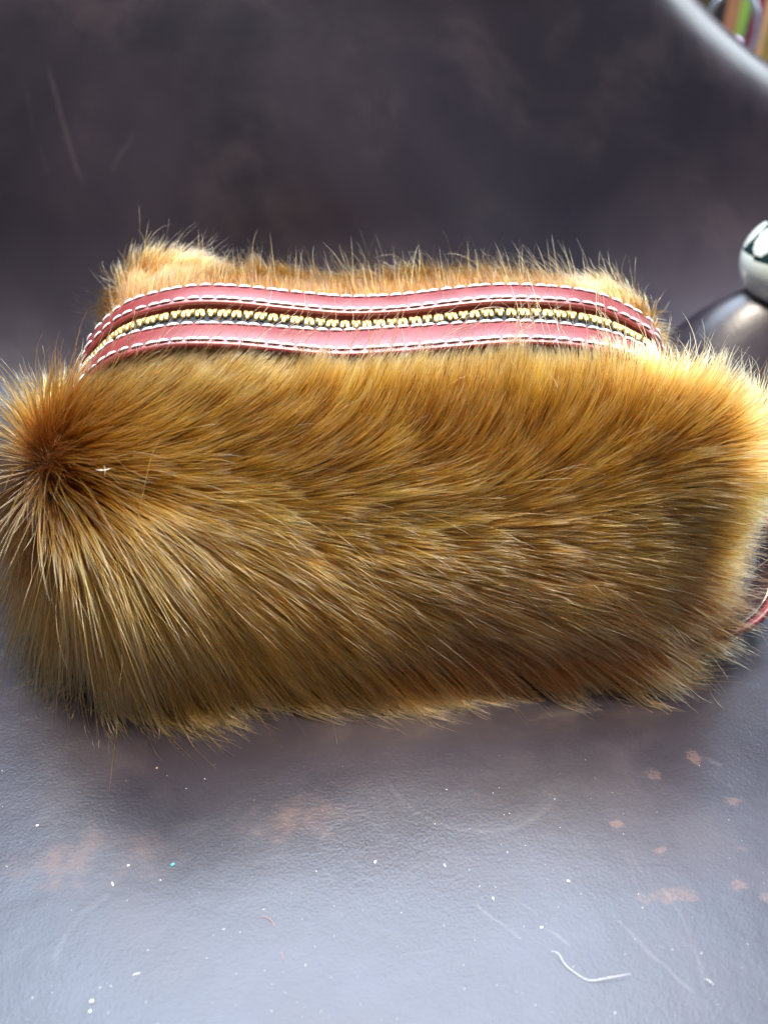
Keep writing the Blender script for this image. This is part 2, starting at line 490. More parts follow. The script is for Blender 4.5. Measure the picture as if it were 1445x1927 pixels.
def strip_edges(side, i):
    wv = 0.0003 * math.sin(zs[i] * 130 + side)
    if side < 0:   # front: inner edge, outer edge as (b, n)
        return (-.0084 + .0024 * mid[i] + wv, .0006 + .0014 * mid[i]), (-.0236 + wv, -.0012 + .0006 * mid[i])
    return (.0050 + wv, .0030), (.0186 + wv, .0048)
TH = .0018
def strip_profile(side):
    def f(i):
        (b0, n0), (b1, n1) = strip_edges(side, i)
        out = []
        ks = [0, .04, .14, .5, .86, .96, 1]
        for k in ks:
            e = min(k, 1 - k)
            puff = .0011 * min(1, (e / .14)) ** .5 if e > 0 else 0
            puff += .0003 * math.sin(math.pi * k) - (.00035 if abs(k - .14) < .01 or abs(k - .86) < .01 else 0)
            out.append((b0 + (b1 - b0) * k, n0 + (n1 - n0) * k + puff - .0006))
        out += [(b1 + (b0 - b1) * .02, n1 - TH), (b0 + (b1 - b0) * .02, n0 - TH)]
        return out
    return f
strips = {}
for side, lab in ((1, 'far red leather strip standing proud behind the zipper'), (-1, 'near red leather strip with fur lying over it')):
    s_ = sweep('leather_strip', strip_profile(side), leather_red, bag)
    s_['label'] = lab
    strips[side] = s_
    # suede wall under the inner edge
    def wallp(i, side=side):
        (b0, n0), _ = strip_edges(side, i)
        o = .0006 * side
        return [(b0 + o, n0 - TH * .7), (b0 + o + .0002 * side, n0 - .0048), (b0 + o + .0022 * side, n0 - .0050), (b0 + o + .0022 * side, n0 - TH * .9)]
    w_ = sweep('raw_edge', wallp, suede, s_)

# stitch: a short waxed thread, slightly bent, sunk at both ends
def stitch_mesh(L=.0044, r=.00060):
    vs, fs = [], []; m, n = 8, 9
    for a in range(n):
        s = a / (n - 1) * 2 - 1
        rr = r * (1 - abs(s) ** 5 * .75)
        zc = .00028 * (1 - s * s * 1.5); yc = .00010 * s
        for k in range(m):
            q = 2 * math.pi * k / m
            vs.append((s * L / 2, yc + rr * 1.35 * math.cos(q), zc * .8 + rr * .6 * math.sin(q)))
    for a in range(n - 1):
        for k in range(m):
            fs.append((a * m + k, a * m + (k + 1) % m, (a + 1) * m + (k + 1) % m, (a + 1) * m + k))
    fs.append(tuple(range(m))[::-1]); fs.append(tuple((n - 1) * m + k for k in range(m)))
    me = bpy.data.meshes.new('stitch'); me.from_pydata(vs, [], fs); me.materials.append(thread)
    me.polygons.foreach_set('use_smooth', [True] * len(fs))
    return me
st_me = stitch_mesh()
from mathutils import Matrix
def frame_matrix(i, b_, n, yaw=0.0, scl=1.0, roll=0.0):
    T = Vector(Tn[i]); B = Vector(Bn[i]); N = Vector(Nn[i])
    M = Matrix((T, B, N)).transposed().to_4x4()
    M.translation = Vector(frame_pt(i, b_, n)) - BL
    return M @ Matrix.Rotation(yaw, 4, 'Z') @ Matrix.Rotation(roll, 4, 'X') @ Matrix.Diagonal((scl, 1, 1, 1))
PSTEP = 4.75
for side in (1, -1):
    for kfrac in (.14, .86):
        f = 14.0 if kfrac < .5 else 12.0
        while f < n_ - 14:
            i = int(f)
            (b0, n0), (b1, n1) = strip_edges(side, i)
            bb = b0 + (b1 - b0) * kfrac; nn = n0 + (n1 - n0) * kfrac + .00062
            inst('stitch', st_me, strips[side], frame_matrix(i, bb, nn, yaw=rnd.uniform(-.02, .05), scl=rnd.uniform(.94, 1.03), roll=math.atan2(n1 - n0, b1 - b0) if side > 0 else math.atan2(n0 - n1, b0 - b1)))
            f += PSTEP + rnd.uniform(-.1, .1)

zip_ = sweep('zipper', lambda i: [(-.0135, -.0012), (-.009, -.0010), (0, -.0008), (.009, -.0010), (.0135, -.0012), (.0135, -.0020), (-.0135, -.0020)], tape_mat, bag)
zip_['label'] = 'black woven zipper tape with a closed row of brass teeth'
def tooth_mesh():
    # a jaw-shaped tooth: clamp over the tape plus a rounded head that reaches over the middle
    outline = [(-.00085, .0036), (-.0009, .0012), (-.00055, .0004), (-.0008, -.0006), (-.0006, -.0013), (0, -.0015), (.0006, -.0013), (.0008, -.0006), (.00055, .0004), (.0009, .0012), (.00085, .0036)]
    lev = [(-.0010, .80), (-.0006, 1.0), (.0008, 1.0), (.00125, .72)]
    vs, fs = [], []; m = len(outline)
    for z, s in lev:
        for x, y in outline: vs.append((x * s * .92, .0010 + (y - .0010) * (.5 + .5 * s), z - (.0007 if y > .002 else 0) * (1 if z > 0 else 0)))
    for a in range(len(lev) - 1):
        for k in range(m): fs.append((a * m + k, a * m + (k + 1) % m, (a + 1) * m + (k + 1) % m, (a + 1) * m + k))
    fs.append(tuple(range(m))[::-1]); fs.append(tuple((len(lev) - 1) * m + k for k in range(m)))
    me = bpy.data.meshes.new('tooth'); me.from_pydata(vs, [], fs); me.materials.append(brass)
    me.polygons.foreach_set('use_smooth', [True] * len(fs))
    return me
to_me = tooth_mesh()
f = 30.0; k = 0
while f < n_ - 30:
    i = int(f); M = frame_matrix(i, .0010, .0003, yaw=(0 if k % 2 == 0 else math.pi) + rnd.uniform(-.06, .06))
    M = M @ Matrix.Translation((0, .0002, 0)) @ Matrix.Diagonal((.90, .80, .80, 1))
    inst('zipper_tooth', to_me, zip_, M)
    f += 1.30; k += 1

# ------------------------------------------------------------------ end handle on the right gusset: strap loop with white stitching
def strap(pts, width_dir, half, th, name, mat, parent):
    P, s = resample(pts, .002); n = len(P)
    T = np.gradient(P, axis=0); T /= np.linalg.norm(T, axis=1)[:, None]
    Wd = np.tile(np.array(width_dir, float), (n, 1)); Wd -= (Wd * T).sum(1)[:, None] * T; Wd /= np.linalg.norm(Wd, axis=1)[:, None]
    Nd = np.cross(T, Wd)
    prof = [(-1, -.3), (-.93, .5), (-.6, .62), (0, .7), (.6, .62), (.93, .5), (1, -.3), (.9, -.5), (-.9, -.5)]
    vs, fs = [], []; m = len(prof)
    for i in range(n):
        for a, b_ in prof: vs.append(P[i] + Wd[i] * a * half + Nd[i] * b_ * th - np.array(BL))
    for i in range(n - 1):
        for k in range(m): fs.append((i * m + k, i * m + (k + 1) % m, (i + 1) * m + (k + 1) % m, (i + 1) * m + k))
    fs.append(tuple(range(m))[::-1]); fs.append(tuple((n - 1) * m + k for k in range(m)))
    return mesh_obj(name, vs, fs, mat, parent), P, T, Wd, Nd
dark_leather = simple_mat('dark_glossy_leather', (0.035, 0.012, 0.012), 0.16, spec=.8, noise_scale=200, bump=.1, coat=.5)
hpts = [Vector((.112, .333, .058)), Vector((.143, .328, .054)), Vector((.1600, .317, .038)), Vector((.1600, .301, .022)), Vector((.147, .287, .0125)), Vector((.118, .277, .0090))]
hobj, hP, hT, hW, hN = strap(hpts, (0.1, 1, -.35), .011, .0026, 'end_handle', leather_red, bag)
hobj['label'] = 'glossy dark strap loop with red stitched rims on the right end'
lin, *_ = strap([p + Vector((-.0022, 0, .0008)) for p in hpts], (0.1, 1, -.35), .0084, .0016, 'strap_lining', dark_leather, hobj)
lin.parent = hobj
for sd in (-.82, .82):
    for i in range(2, len(hP) - 2, 2):
        M = Matrix((Vector(hT[i]), Vector(hW[i]), Vector(hN[i]))).transposed().to_4x4()
        M.translation = Vector(hP[i] + hW[i] * .011 * sd + hN[i] * .0013) - BL
        inst('stitch', st_me, hobj, M)

# ------------------------------------------------------------------ fur
def value_noise(p, scale, seed):
    """smooth 3-D value noise, vectorised, -1..1"""
    q = p / scale + seed * 17.31
    i = np.floor(q).astype(np.int64); f = q - i; f = f * f * (3 - 2 * f)
    def h(a, b, c):
        n = (a * 73856093) ^ (b * 19349663) ^ (c * 83492791) ^ (seed * 2654435)
        n = (n ^ (n >> 13)) * 1274126177 & 0x7fffffff
        n = n ^ (n >> 16)
        return (n & 0xffff) / 32767.5 - 1
    r = 0
    for dx in (0, 1):
        for dy in (0, 1):
            for dz in (0, 1):
                w = (f[:, 0] if dx else 1 - f[:, 0]) * (f[:, 1] if dy else 1 - f[:, 1]) * (f[:, 2] if dz else 1 - f[:, 2])
                r = r + w * h(i[:, 0] + dx, i[:, 1] + dy, i[:, 2] + dz)
    return r

# combing directions: (photo position of the hair, photo angle in degrees, 0 = right, 90 = up)
COMB = [  # front face
    (200, 740, 38), (300, 720, 45), (400, 700, 58), (520, 690, 68), (650, 690, 76), (800, 690, 82), (950, 690, 88), (1100, 690, 86), (1200, 700, 80),
    (170, 800, 28), (300, 790, 32), (420, 780, 44), (550, 770, 56), (700, 770, 66), (850, 770, 74), (1000, 770, 76), (1150, 770, 72), (1260, 760, 70), (1340, 750, 62),
    (200, 870, 8), (320, 860, 14), (450, 860, 28), (600, 850, 36), (750, 850, 46), (900, 850, 58), (1050, 850, 58), (1180, 850, 55), (1300, 850, 45), (1390, 830, 25),
    (180, 930, -12), (300, 930, -5), (450, 930, 8), (600, 930, 16), (750, 930, 24), (900, 930, 34), (1050, 930, 38), (1200, 930, 34), (1320, 930, 26), (1400, 930, 8),
    (180, 990, -38), (300, 1000, -22), (450, 1010, -6), (600, 1010, 2), (750, 1010, 8), (900, 1010, 14), (1050, 1010, 18), (1200, 1010, 16), (1320, 1010, 8), (1400, 1030, -6),
    (160, 1060, -62), (250, 1070, -48), (380, 1080, -28), (520, 1090, -12), (700, 1090, -5), (900, 1080, 0), (1100, 1080, 4), (1250, 1080, 0), (1370, 1090, -8),
    (140, 1130, -78), (240, 1150, -60), (380, 1160, -42), (520, 1160, -27), (700, 1160, -18), (900, 1160, -10), (1100, 1160, -6), (1250, 1160, -8), (1340, 1160, -16),
    (100, 1220, -90), (200, 1230, -74), (330, 1240, -60), (480, 1240, -44), (650, 1240, -34), (850, 1240, -26), (1050, 1230, -20), (1200, 1230, -22), (1300, 1230, -34),
    (130, 1290, -84), (280, 1300, -68), (450, 1300, -54), (650, 1300, -46), (850, 1300, -44), (1050, 1290, -42), (1250, 1290, -40)]
def unproject_surface(px, py):
    """nearest front surface vertex seen at that pixel"""
    P = flat
    rel = P - np.array([0, 0, CH])
    z = rel @ np.array([0, math.cos(PITCH), -math.sin(PITCH)])
    up = rel @ np.array([0, math.sin(PITCH), math.cos(PITCH)])
    X = W0 / 2 + FPX * rel[:, 0] / z; Y = H0 / 2 - FPX * up / z
    d = (X - px) ** 2 + (Y - py) ** 2 + (z * 900) ** 2 * .9
    return P[d.argmin()]
camX = np.array([1., 0, 0]); camU = np.array([0, math.sin(PITCH), math.cos(PITCH)])
cp, cd = [], []
for px, py, a in COMB:
    s = unproject_surface(px, py)
    ra_ = R(a)
    cp.append(s); cd.append(camX * math.cos(ra_) + camU * math.sin(ra_))
cp = np.array(cp); cd = np.array(cd)

C_FL, C_FR, C_BL, C_BR = [np.array(c) for c in corners]
def comb_dir(p):
    """direction field on and round the bag (not yet tangent)"""
    n = len(p); out = np.zeros((n, 3)); wsum = np.zeros(n)
    for s, d in zip(cp, cd):
        q = ((p - s) ** 2).sum(1)
        w = np.exp(-q / (2 * .0095 ** 2)) + 1e-5 * np.exp(-q / (2 * .03 ** 2))
        out += w[:, None] * d; wsum += w
    # other faces
    def blend(weight, vec):
        nonlocal out, wsum
        out += weight[:, None] * vec; wsum += weight
    return out / np.maximum(wsum, 1e-9)[:, None], wsum

def flow(p, nrm):
    front, w = comb_dir(p)
    fw = np.clip((.300 - p[:, 1]) / .02, 0, 1)
    fw *= np.clip((p[:, 0] - (C_FL[0] + .000)) / .006, 0, 1)
    # the rest: hair runs away from the nearest top corner, downwards on ends and back, backwards on the far rim
    rest = np.zeros_like(p)
    for c, s in ((C_FL, .035), (C_FR, .035), (C_BL, .030), (C_BR, .030)):
        d = p - c; r = np.linalg.norm(d, axis=1)[:, None] + 1e-6
        rest += d / r * np.exp(-(r / s) ** 2) * 1.6
    top = np.clip((nrm[:, 2] - .3) / .5, 0, 1) * (p[:, 1] > .30)
    rest += top[:, None] * np.array([-.15, .75, .25])
    back = np.clip(nrm[:, 1], 0, 1)
    rest += back[:, None] * np.array([.1, .0, .8])
    endl = np.clip(-nrm[:, 0], 0, 1); endr = np.clip(nrm[:, 0], 0, 1)
    dn = p - C_FL; dn /= np.linalg.norm(dn, axis=1)[:, None] + 1e-6
    rest += endl[:, None] * (dn * .8 + np.array([-.1, .15, -.25]))
    rest += endr[:, None] * np.array([.5, .35, .15])
    rest += (np.clip(-nrm[:, 2], 0, 1) * .3)[:, None] * np.array([0, -.4, -.1])
    rest /= np.linalg.norm(rest, axis=1)[:, None] + 1e-6
    v = front * fw[:, None] + rest * (1 - fw)[:, None]
    return v

def triangles():
    me.calc_loop_triangles()
    nt_ = len(me.loop_triangles)
    tv = np.empty(nt_ * 3, np.int32); me.loop_triangles.foreach_get('vertices', tv); tv = tv.reshape(-1, 3)
    co = np.empty(len(me.vertices) * 3, np.float32); me.vertices.foreach_get('co', co); co = co.reshape(-1, 3).astype(float) + np.array(BL)
    no = np.empty(len(me.vertices) * 3, np.float32); me.vertices.foreach_get('normal', no); no = no.reshape(-1, 3).astype(float)
    return tv, co, no
TV, CO, NO = triangles()
tri_area = np.linalg.norm(np.cross(CO[TV[:, 1]] - CO[TV[:, 0]], CO[TV[:, 2]] - CO[TV[:, 0]]), axis=1) / 2
tc_ = CO[TV].mean(1); tn_ = NO[TV].mean(1)
dens = np.ones(len(TV))
dens[(tc_[:, 1] > .36) & (tn_[:, 2] < .2)] = .35           # far side
dens[tn_[:, 2] < -.6] = .10
lowk = (tc_[:, 1] < .30) & (tc_[:, 2] < .010)                                 # underside
dens[(tc_[:, 1] < .30)] = 1.25
dens[lowk] = .25
dens[(tc_[:, 1] > .327) & (tn_[:, 2] > .2)] = 2.2
zx = zline[zorder, 0]
def in_panel(p, margin=0.0):
    """roots the strips cover"""
    zz = np.interp(p[:, 0], zline[:, 0][zorder], zline[:, 2][zorder])
    inside_y = (p[:, 1] > .3103 - .0200 + margin) & (p[:, 1] < .3103 + .0165 - margin)
    return inside_y & (p[:, 2] > .062)

def roots(n):
    pr = tri_area * dens; pr /= pr.sum()
    t = rng.choice(len(TV), n, p=pr)
    a, b_ = rng.random(n), rng.random(n); s = np.sqrt(a)
    w = np.stack([1 - s, s * (1 - b_), s * b_], 1)
    p = (CO[TV[t]] * w[:, :, None]).sum(1); nn = (NO[TV[t]] * w[:, :, None]).sum(1)
    nn /= np.linalg.norm(nn, axis=1)[:, None]
    keep = ~in_panel(p)
    return p[keep], nn[keep]

def seg_frames(p, nn, L, lift0, lift1, K, seed, droop=.25, frizz=.10):
    """grow strands; returns (N, K, 3)"""
    n = len(p); P = np.zeros((n, K, 3)); P[:, 0] = p
    cur = p.copy(); prev = None
    n1 = value_noise(p, .020, seed); n2 = value_noise(p, .0045, seed + 1)
    jit = rng.normal(0, 1, (n, 3))
    jit2 = rng.normal(0, 1, (n, 3))
    for k in range(1, K):
        f = k / (K - 1)
        v = flow(cur, nn)
        v -= (v * nn).sum(1)[:, None] * nn
        ln = np.linalg.norm(v, axis=1)[:, None]
        v = v / (ln + .12)
        side = np.cross(nn, v)
        v = v + side * (.13 * n1 + .15 * n2)[:, None]
        lift = lift0 + (lift1 - lift0) * f
        d = v * np.cos(lift)[:, None] + nn * np.sin(lift)[:, None]
        d += np.array([0, 0, -1.0]) * (droop * f * f)[:, None] if not np.isscalar(droop) else np.array([0, 0, -droop * f * f])
        d += jit * frizz * .6 + jit2 * (frizz * f * f * 1.5)
        if prev is not None: d = prev * .45 + d * .55
        d /= np.linalg.norm(d, axis=1)[:, None] + 1e-9
        prev = d
        cur = cur + d * (L / (K - 1))[:, None]
        cur[:, 2] = np.maximum(cur[:, 2], .0006)
        P[:, k] = cur
    return P

def clump(P, cell, amount, seed):
    p = P[:, 0]
    wob = np.stack([value_noise(p, cell * 1.7, seed + s) for s in (1, 2, 3)], 1) * cell * .8
    c = np.floor((p + wob) / cell).astype(np.int64)
    key = (c[:, 0] * 73856093) ^ (c[:, 1] * 19349663) ^ (c[:, 2] * 83492791)
    _, inv = np.unique(key, return_inverse=True); inv = inv.ravel()
    m = inv.max() + 1; cnt = np.bincount(inv, minlength=m)
    K = P.shape[1]
    am = amount * (0.35 + 0.65 * rng.random(m))[inv]
    am = am * (.5 + rng.random(len(p)) * .5)
    for k in range(1, K):
        f = (k / (K - 1)) ** 1.2
        mean = np.stack([np.bincount(inv, P[:, k, a], minlength=m) / cnt for a in range(3)], 1)
        P[:, k] += (mean[inv] - P[:, k]) * (am * f)[:, None]
    return P, inv, m

def corner_len(p):
    g = np.zeros(len(p))
    for c, s in ((C_FL, .03), (C_FR, .03), (C_BL, .03), (C_BR, .03)):
        g += np.exp(-(np.linalg.norm(p - c, axis=1) / s) ** 2)
    return g

def add_hair(name, P, rad, colr, mat, parent, label=None):
    n, K, _ = P.shape
    hc = bpy.data.hair_curves.new(name)
    hc.add_curves([K] * n)
    pos = (P.reshape(-1, 3) - np.array(BL)).astype(np.float32)
    hc.attributes['position'].data.foreach_set('vector', pos.ravel())
    f = np.linspace(0, 1, K)
    taper = np.where(f < .6, 1.0, 1 - ((f - .6) / .4) ** 1.5 * .85)
    r = (rad[:, None] * taper[None, :]).astype(np.float32)
    at = hc.attributes.get('radius') or hc.attributes.new('radius', 'FLOAT', 'POINT')
    at.data.foreach_set('value', r.ravel())
    c = hc.attributes.new('hair_colour', 'FLOAT_VECTOR', 'CURVE')
    c.data.foreach_set('vector', colr.astype(np.float32).ravel())
    hc.materials.append(mat)
    o = bpy.data.objects.new(name, hc)
    col.objects.link(o); o.parent = parent
    o['kind'] = 'stuff'
    if label: o['label'] = label
    return o

def hair_mat(name, root_k, tip_col, tip_mix, rough=.19):
    b = NT(name)
    a = b.n('ShaderNodeAttribute', attribute_name='hair_colour').outputs['Vector']
    hi = b.n('ShaderNodeHairInfo')
    t = hi.outputs['Intercept']
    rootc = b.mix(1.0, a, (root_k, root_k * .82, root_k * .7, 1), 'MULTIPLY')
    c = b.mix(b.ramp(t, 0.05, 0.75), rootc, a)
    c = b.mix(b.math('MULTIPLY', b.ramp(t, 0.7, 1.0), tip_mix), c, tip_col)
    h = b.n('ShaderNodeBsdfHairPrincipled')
    h.model = 'CHIANG'
    h.parametrization = 'COLOR'
    b.set(h, 'Color', c)
    b.set(h, 'Roughness', rough); b.set(h, 'Coat', .6); b.set(h, 'Radial Roughness', .45)
    b.set(h, 'Random Roughness', .3)
    return b.surf(h)

def fur_colour(p, n, clumpv, kind):
    """pelt colour at each root, with some light and shade painted in"""
    gold = np.array([.60, .218, .021]); brown = np.array([.14, .040, .006]); pale = np.array([.72, .37, .13]); taupe = np.array([.29, .115, .038]); orange = np.array([.60, .140, .016])
    m = len(p)
    w1 = .5 + .5 * value_noise(p, .018, 5); w2 = .5 + .5 * value_noise(p, .004, 6)
    c = gold[None] * (1 - .55 * w1[:, None]) + brown[None] * (.55 * w1[:, None])
    front = (p[:, 1] < .30)
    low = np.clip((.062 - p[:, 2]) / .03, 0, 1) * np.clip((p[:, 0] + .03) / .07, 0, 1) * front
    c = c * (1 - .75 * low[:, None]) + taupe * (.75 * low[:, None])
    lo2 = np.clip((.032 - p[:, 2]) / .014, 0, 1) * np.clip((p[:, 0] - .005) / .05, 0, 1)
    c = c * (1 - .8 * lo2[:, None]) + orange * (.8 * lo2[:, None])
    top_backlight = np.clip((p[:, 2] - .106) / .02, 0, 1) * front * .6  # back light on the upper front edge, painted as paler hair
    c = c * (1 - top_backlight[:, None]) + pale * top_backlight[:, None]
    rm = (np.clip((p[:, 1] - .327) / .004, 0, 1) * .75)[:, None]
    c = c * (1 - rm) + np.array([.17, .056, .009]) * rm
    cw = np.clip(corner_len(p) * .55, 0, .55) * (p[:, 0] < .2)
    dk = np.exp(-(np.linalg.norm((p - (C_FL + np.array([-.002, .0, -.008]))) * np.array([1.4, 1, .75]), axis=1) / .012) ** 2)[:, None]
    cw = cw[:, None] * np.where(p[:, 1:2] > .33, .38, .20)
    c = c * (1 - cw) + pale * cw
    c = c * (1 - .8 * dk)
    c = c * (.72 + .5 * w2)[:, None] * (.55 + .85 * clumpv)[:, None]
    c *= np.clip(np.exp(rng.normal(-.20, .6, m)), .12, 2.2)[:, None]
    low_shade = (1 - .42 * np.clip((.040 - p[:, 2]) / .03, 0, 1) * (p[:, 1] < .33) * (1 - .6 * lo2))[:, None]  # shade along the lower edge, put into the hair colour
    c = c * low_shade * np.array([1.12, .96, .85])[None] ** (np.clip((.075 - p[:, 2]) / .05, 0, 1)[:, None])  # low hair also tinted redder to offset the bluish light
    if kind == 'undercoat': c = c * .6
    return np.clip(c, .004, .95)

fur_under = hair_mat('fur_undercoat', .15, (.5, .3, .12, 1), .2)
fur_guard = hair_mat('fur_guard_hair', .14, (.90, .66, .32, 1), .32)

def lifts(p, nn, base0, base1):
    g = np.clip(corner_len(p), 0, 1)
    low = np.clip((.05 - p[:, 2]) / .04, 0, 1)
    g = g * np.where(p[:, 0] > .05, .45, 1.0)
    l0 = R(base0) + R(22) * g + rng.normal(0, R(5), len(p))
    l1 = R(base1) + R(28) * g + rng.normal(0, R(5), len(p))
    return l0, l1

def grow(n, Lm, K, seed, base0, base1, frizz, cell, am, radm, mat, name, label, keep=None, droop=.30):
    p, nn = roots(n)
    if keep is not None:
        kk = rng.random(len(p)) < keep(p, nn)
        p, nn = p[kk], nn[kk]
    g = corner_len(p)
    L = Lm * (1 + .16 * value_noise(p, .012, seed)) * (.7 + .5 * rng.random(len(p))) * (1 + .10 * np.clip(g, 0, 1))
    L *= 1 + .35 * np.clip((.07 - p[:, 2]) / .05, 0, 1) * (p[:, 1] < .3)
    L *= 1 + .45 * value_noise(p, .0075, seed + 4) * np.clip((.05 - p[:, 2]) / .03, 0, 1)
    rim = (p[:, 1] > .325)
    L *= np.where(rim, .80, 1.0) * np.where(rim & (p[:, 0] > .08), .85, 1.0) * (1 + .05 * np.exp(-(np.linalg.norm(p - C_BL, axis=1) / .02) ** 2))
    L *= 1 - .25 * np.exp(-(np.linalg.norm(p - C_FR, axis=1) / .03) ** 2)
    near_strip = np.clip(1 - np.abs(p[:, 1] - .285) / .012, 0, 1) * (p[:, 2] > .10)
    L *= 1 - (0 if name == 'stray_hair' else .52) * near_strip
    gl = np.exp(-((np.linalg.norm((p - C_FL) * np.array([1, 1, .6]), axis=1)) / .05) ** 2)
    gl = gl * np.clip((C_FL[2] + .004 - p[:, 2]) / .02, 0, 1)
    L *= 1 + .65 * gl
    L *= 1 + .45 * np.clip((.045 - p[:, 2]) / .03, 0, 1) * np.clip(1 - (p[:, 0] + .12) / .16, 0, 1) * (p[:, 1] < .3)
    L *= 1 + .35 * np.clip((p[:, 0] - .09) / .03, 0, 1) * np.clip((p[:, 2] - .03) / .03, -.6, 1) * (p[:, 2] < .10)
    l0, l1 = lifts(p, nn, base0, base1)
    P = seg_frames(p, nn, L, l0, l1, K, seed, droop=droop, frizz=frizz)
    P, inv, m = clump(P, cell, am, seed)
    P, inv2, m2 = clump(P, cell * 2.6, am * .25, seed + 9)
    cv = rng.random(m)[inv] * .6 + rng.random(m2)[inv2] * .4
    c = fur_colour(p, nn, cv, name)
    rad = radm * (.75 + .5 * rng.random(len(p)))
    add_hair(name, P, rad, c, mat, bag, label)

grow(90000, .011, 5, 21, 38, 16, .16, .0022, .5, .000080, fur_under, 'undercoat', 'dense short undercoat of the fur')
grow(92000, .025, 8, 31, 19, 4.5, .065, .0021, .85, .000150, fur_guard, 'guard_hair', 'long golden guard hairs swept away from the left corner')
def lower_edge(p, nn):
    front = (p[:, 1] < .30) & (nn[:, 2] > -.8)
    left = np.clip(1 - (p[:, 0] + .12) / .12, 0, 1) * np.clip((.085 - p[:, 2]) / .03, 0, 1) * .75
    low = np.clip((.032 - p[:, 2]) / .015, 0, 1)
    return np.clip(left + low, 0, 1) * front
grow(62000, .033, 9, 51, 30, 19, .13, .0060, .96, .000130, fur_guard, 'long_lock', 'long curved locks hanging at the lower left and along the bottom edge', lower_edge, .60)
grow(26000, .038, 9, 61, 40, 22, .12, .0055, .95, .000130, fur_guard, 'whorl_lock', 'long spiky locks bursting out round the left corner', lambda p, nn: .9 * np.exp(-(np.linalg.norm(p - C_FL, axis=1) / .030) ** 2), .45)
grow(4200, .034, 9, 41, 26, 13, .20, .004, .2, .000080, fur_guard, 'stray_hair', 'pale stray hairs standing out of the coat')

# ------------------------------------------------------------------ things on and behind the hide
pale_mat = simple_mat('pale_crumb', (0.75, 0.80, 0.76), 0.5, noise_scale=900)
turq_mat = simple_mat('turquoise_flake', (0.10, 0.62, 0.66), 0.4, noise_scale=900)
tan_mat = simple_mat('tan_crumb', (0.62, 0.40, 0.24), 0.6, noise_scale=900)

def crumb(name, px, py, size, mat, label, elong=1.0, ang=0.0, cat='crumb', group=None):
    size *= .66
    c = at_z(px, py)
    vs, fs = [], []; m = 7
    rr = [rnd.uniform(.65, 1.1) for _ in range(m)]
    for lv, (z, s) in enumerate(((0, .9), (.45, 1.0), (.9, .6))):
        for k in range(m):
            q = 2 * math.pi * k / m
            x, y = math.cos(q) * rr[k] * s * elong, math.sin(q) * rr[k] * s
            vs.append((size * (x * math.cos(ang) - y * math.sin(ang)), size * (x * math.sin(ang) + y * math.cos(ang)), size * z))
    for a in range(2):
        for k in range(m): fs.append((a * m + k, a * m + (k + 1) % m, (a + 1) * m + (k + 1) % m, (a + 1) * m + k))
    fs.append(tuple(range(m))[::-1]); fs.append(tuple(2 * m + k for k in range(m)))
    o = mesh_obj(name, vs, fs, mat, smooth=False)
    o.location = (c.x, c.y, sheet_point(c.x, c.y).z)
    tag(o, label, cat, group)
    return o

crumb('flake', 326, 1631, .00085, turq_mat, 'bright turquoise flake on the leather below the tan scuff', 1.2, .2, 'flake')
crumb('crumb', 71, 1556, .00075, pale_mat, 'white crumb near the left edge just above the tan scuff', 1.1, 2.0)
crumb('crumb', 242, 1633, .0006, pale_mat, 'small white crumb left of the turquoise flake', 1.2, .3)
crumb('crumb', 213, 1668, .0005, pale_mat, 'thin curved white shaving below the small white crumb', 2.8, 2.0, 'shaving')
crumb('crumb', 174, 1889, .0008, pale_mat, 'largest white crumb near the lower left corner', 1.3, 1.1)
crumb('crumb', 171, 1908, .0006, pale_mat, 'small white crumb directly under the largest white crumb', 1.4, .6)
crumb('crumb', 1069, 1661, .0008, pale_mat, 'pale green crumb on the leather above the curved white hair', 1.2, -.6)
crumb('crumb', 1019, 1747, .0006, pale_mat, 'white speck at the upper end of a short pale scratch', 1.3, 0)
crumb('crumb', 295, 1447, .0006, tan_mat, 'tan crumb under the drooping fur at lower left', 1.3, .8)
crumb('crumb', 837, 1630, .0005, pale_mat, 'tiny white splinter in the middle of the leather, right one of two', 2.2, -1.2, 'splinter')
crumb('crumb', 706, 1623, .0005, pale_mat, 'tiny white splinter in the middle of the leather, left one of two', 2.4, 1.1, 'splinter')
crumb('crumb', 928, 1692, .0005, pale_mat, 'tiny pale chip beside the faint curved scratch', 1.7, -1.2)

def fibre(name, pix, r, mat, label, cat='hair'):
    P, s = resample([Vector((*at_z(px, py).xy, .0007 + .0006 * math.sin(k * 1.7))) for k, (px, py) in enumerate(pix)], .0012)
    n = len(P); vs, fs = [], []; m = 5
    T = np.gradient(P, axis=0); T /= np.linalg.norm(T, axis=1)[:, None]
    for i in range(n):
        S = np.cross(T[i], [0, 0, 1.]); S /= np.linalg.norm(S); U = np.cross(S, T[i])
        rr = r * (1 - .6 * abs(2 * i / (n - 1) - 1) ** 3)
        for k in range(m):
            q = 2 * math.pi * k / m
            vs.append(P[i] + S * math.cos(q) * rr + U * math.sin(q) * rr)
    for i in range(n - 1):
        for k in range(m): fs.append((i * m + k, i * m + (k + 1) % m, (i + 1) * m + (k + 1) % m, (i + 1) * m + k))
    o = mesh_obj(name, vs, fs, mat)
    tag(o, label, cat)
    return o
white_fib = simple_mat('white_fibre', (.9, .9, .85), .4, noise_scale=800)
fibre('loose_hair', [(1036, 1793), (1050, 1800), (1065, 1820), (1105, 1846), (1140, 1845), (1184, 1838)], .000085, white_fib, 'long curved white hair lying at the lower right')
fibre('loose_fibre', [(247, 1843), (257, 1838), (270, 1834)], .00012, white_fib, 'short straight white fibre at the lower left')
fibre('loose_thread', [(487, 1729), (505, 1732), (519, 1750), (526, 1775), (532, 1800), (534, 1813)], .00008, simple_mat('orange_fibre', (.55, .25, .12), .6), 'short curly orange fibre left of centre on the leather', 'fibre')
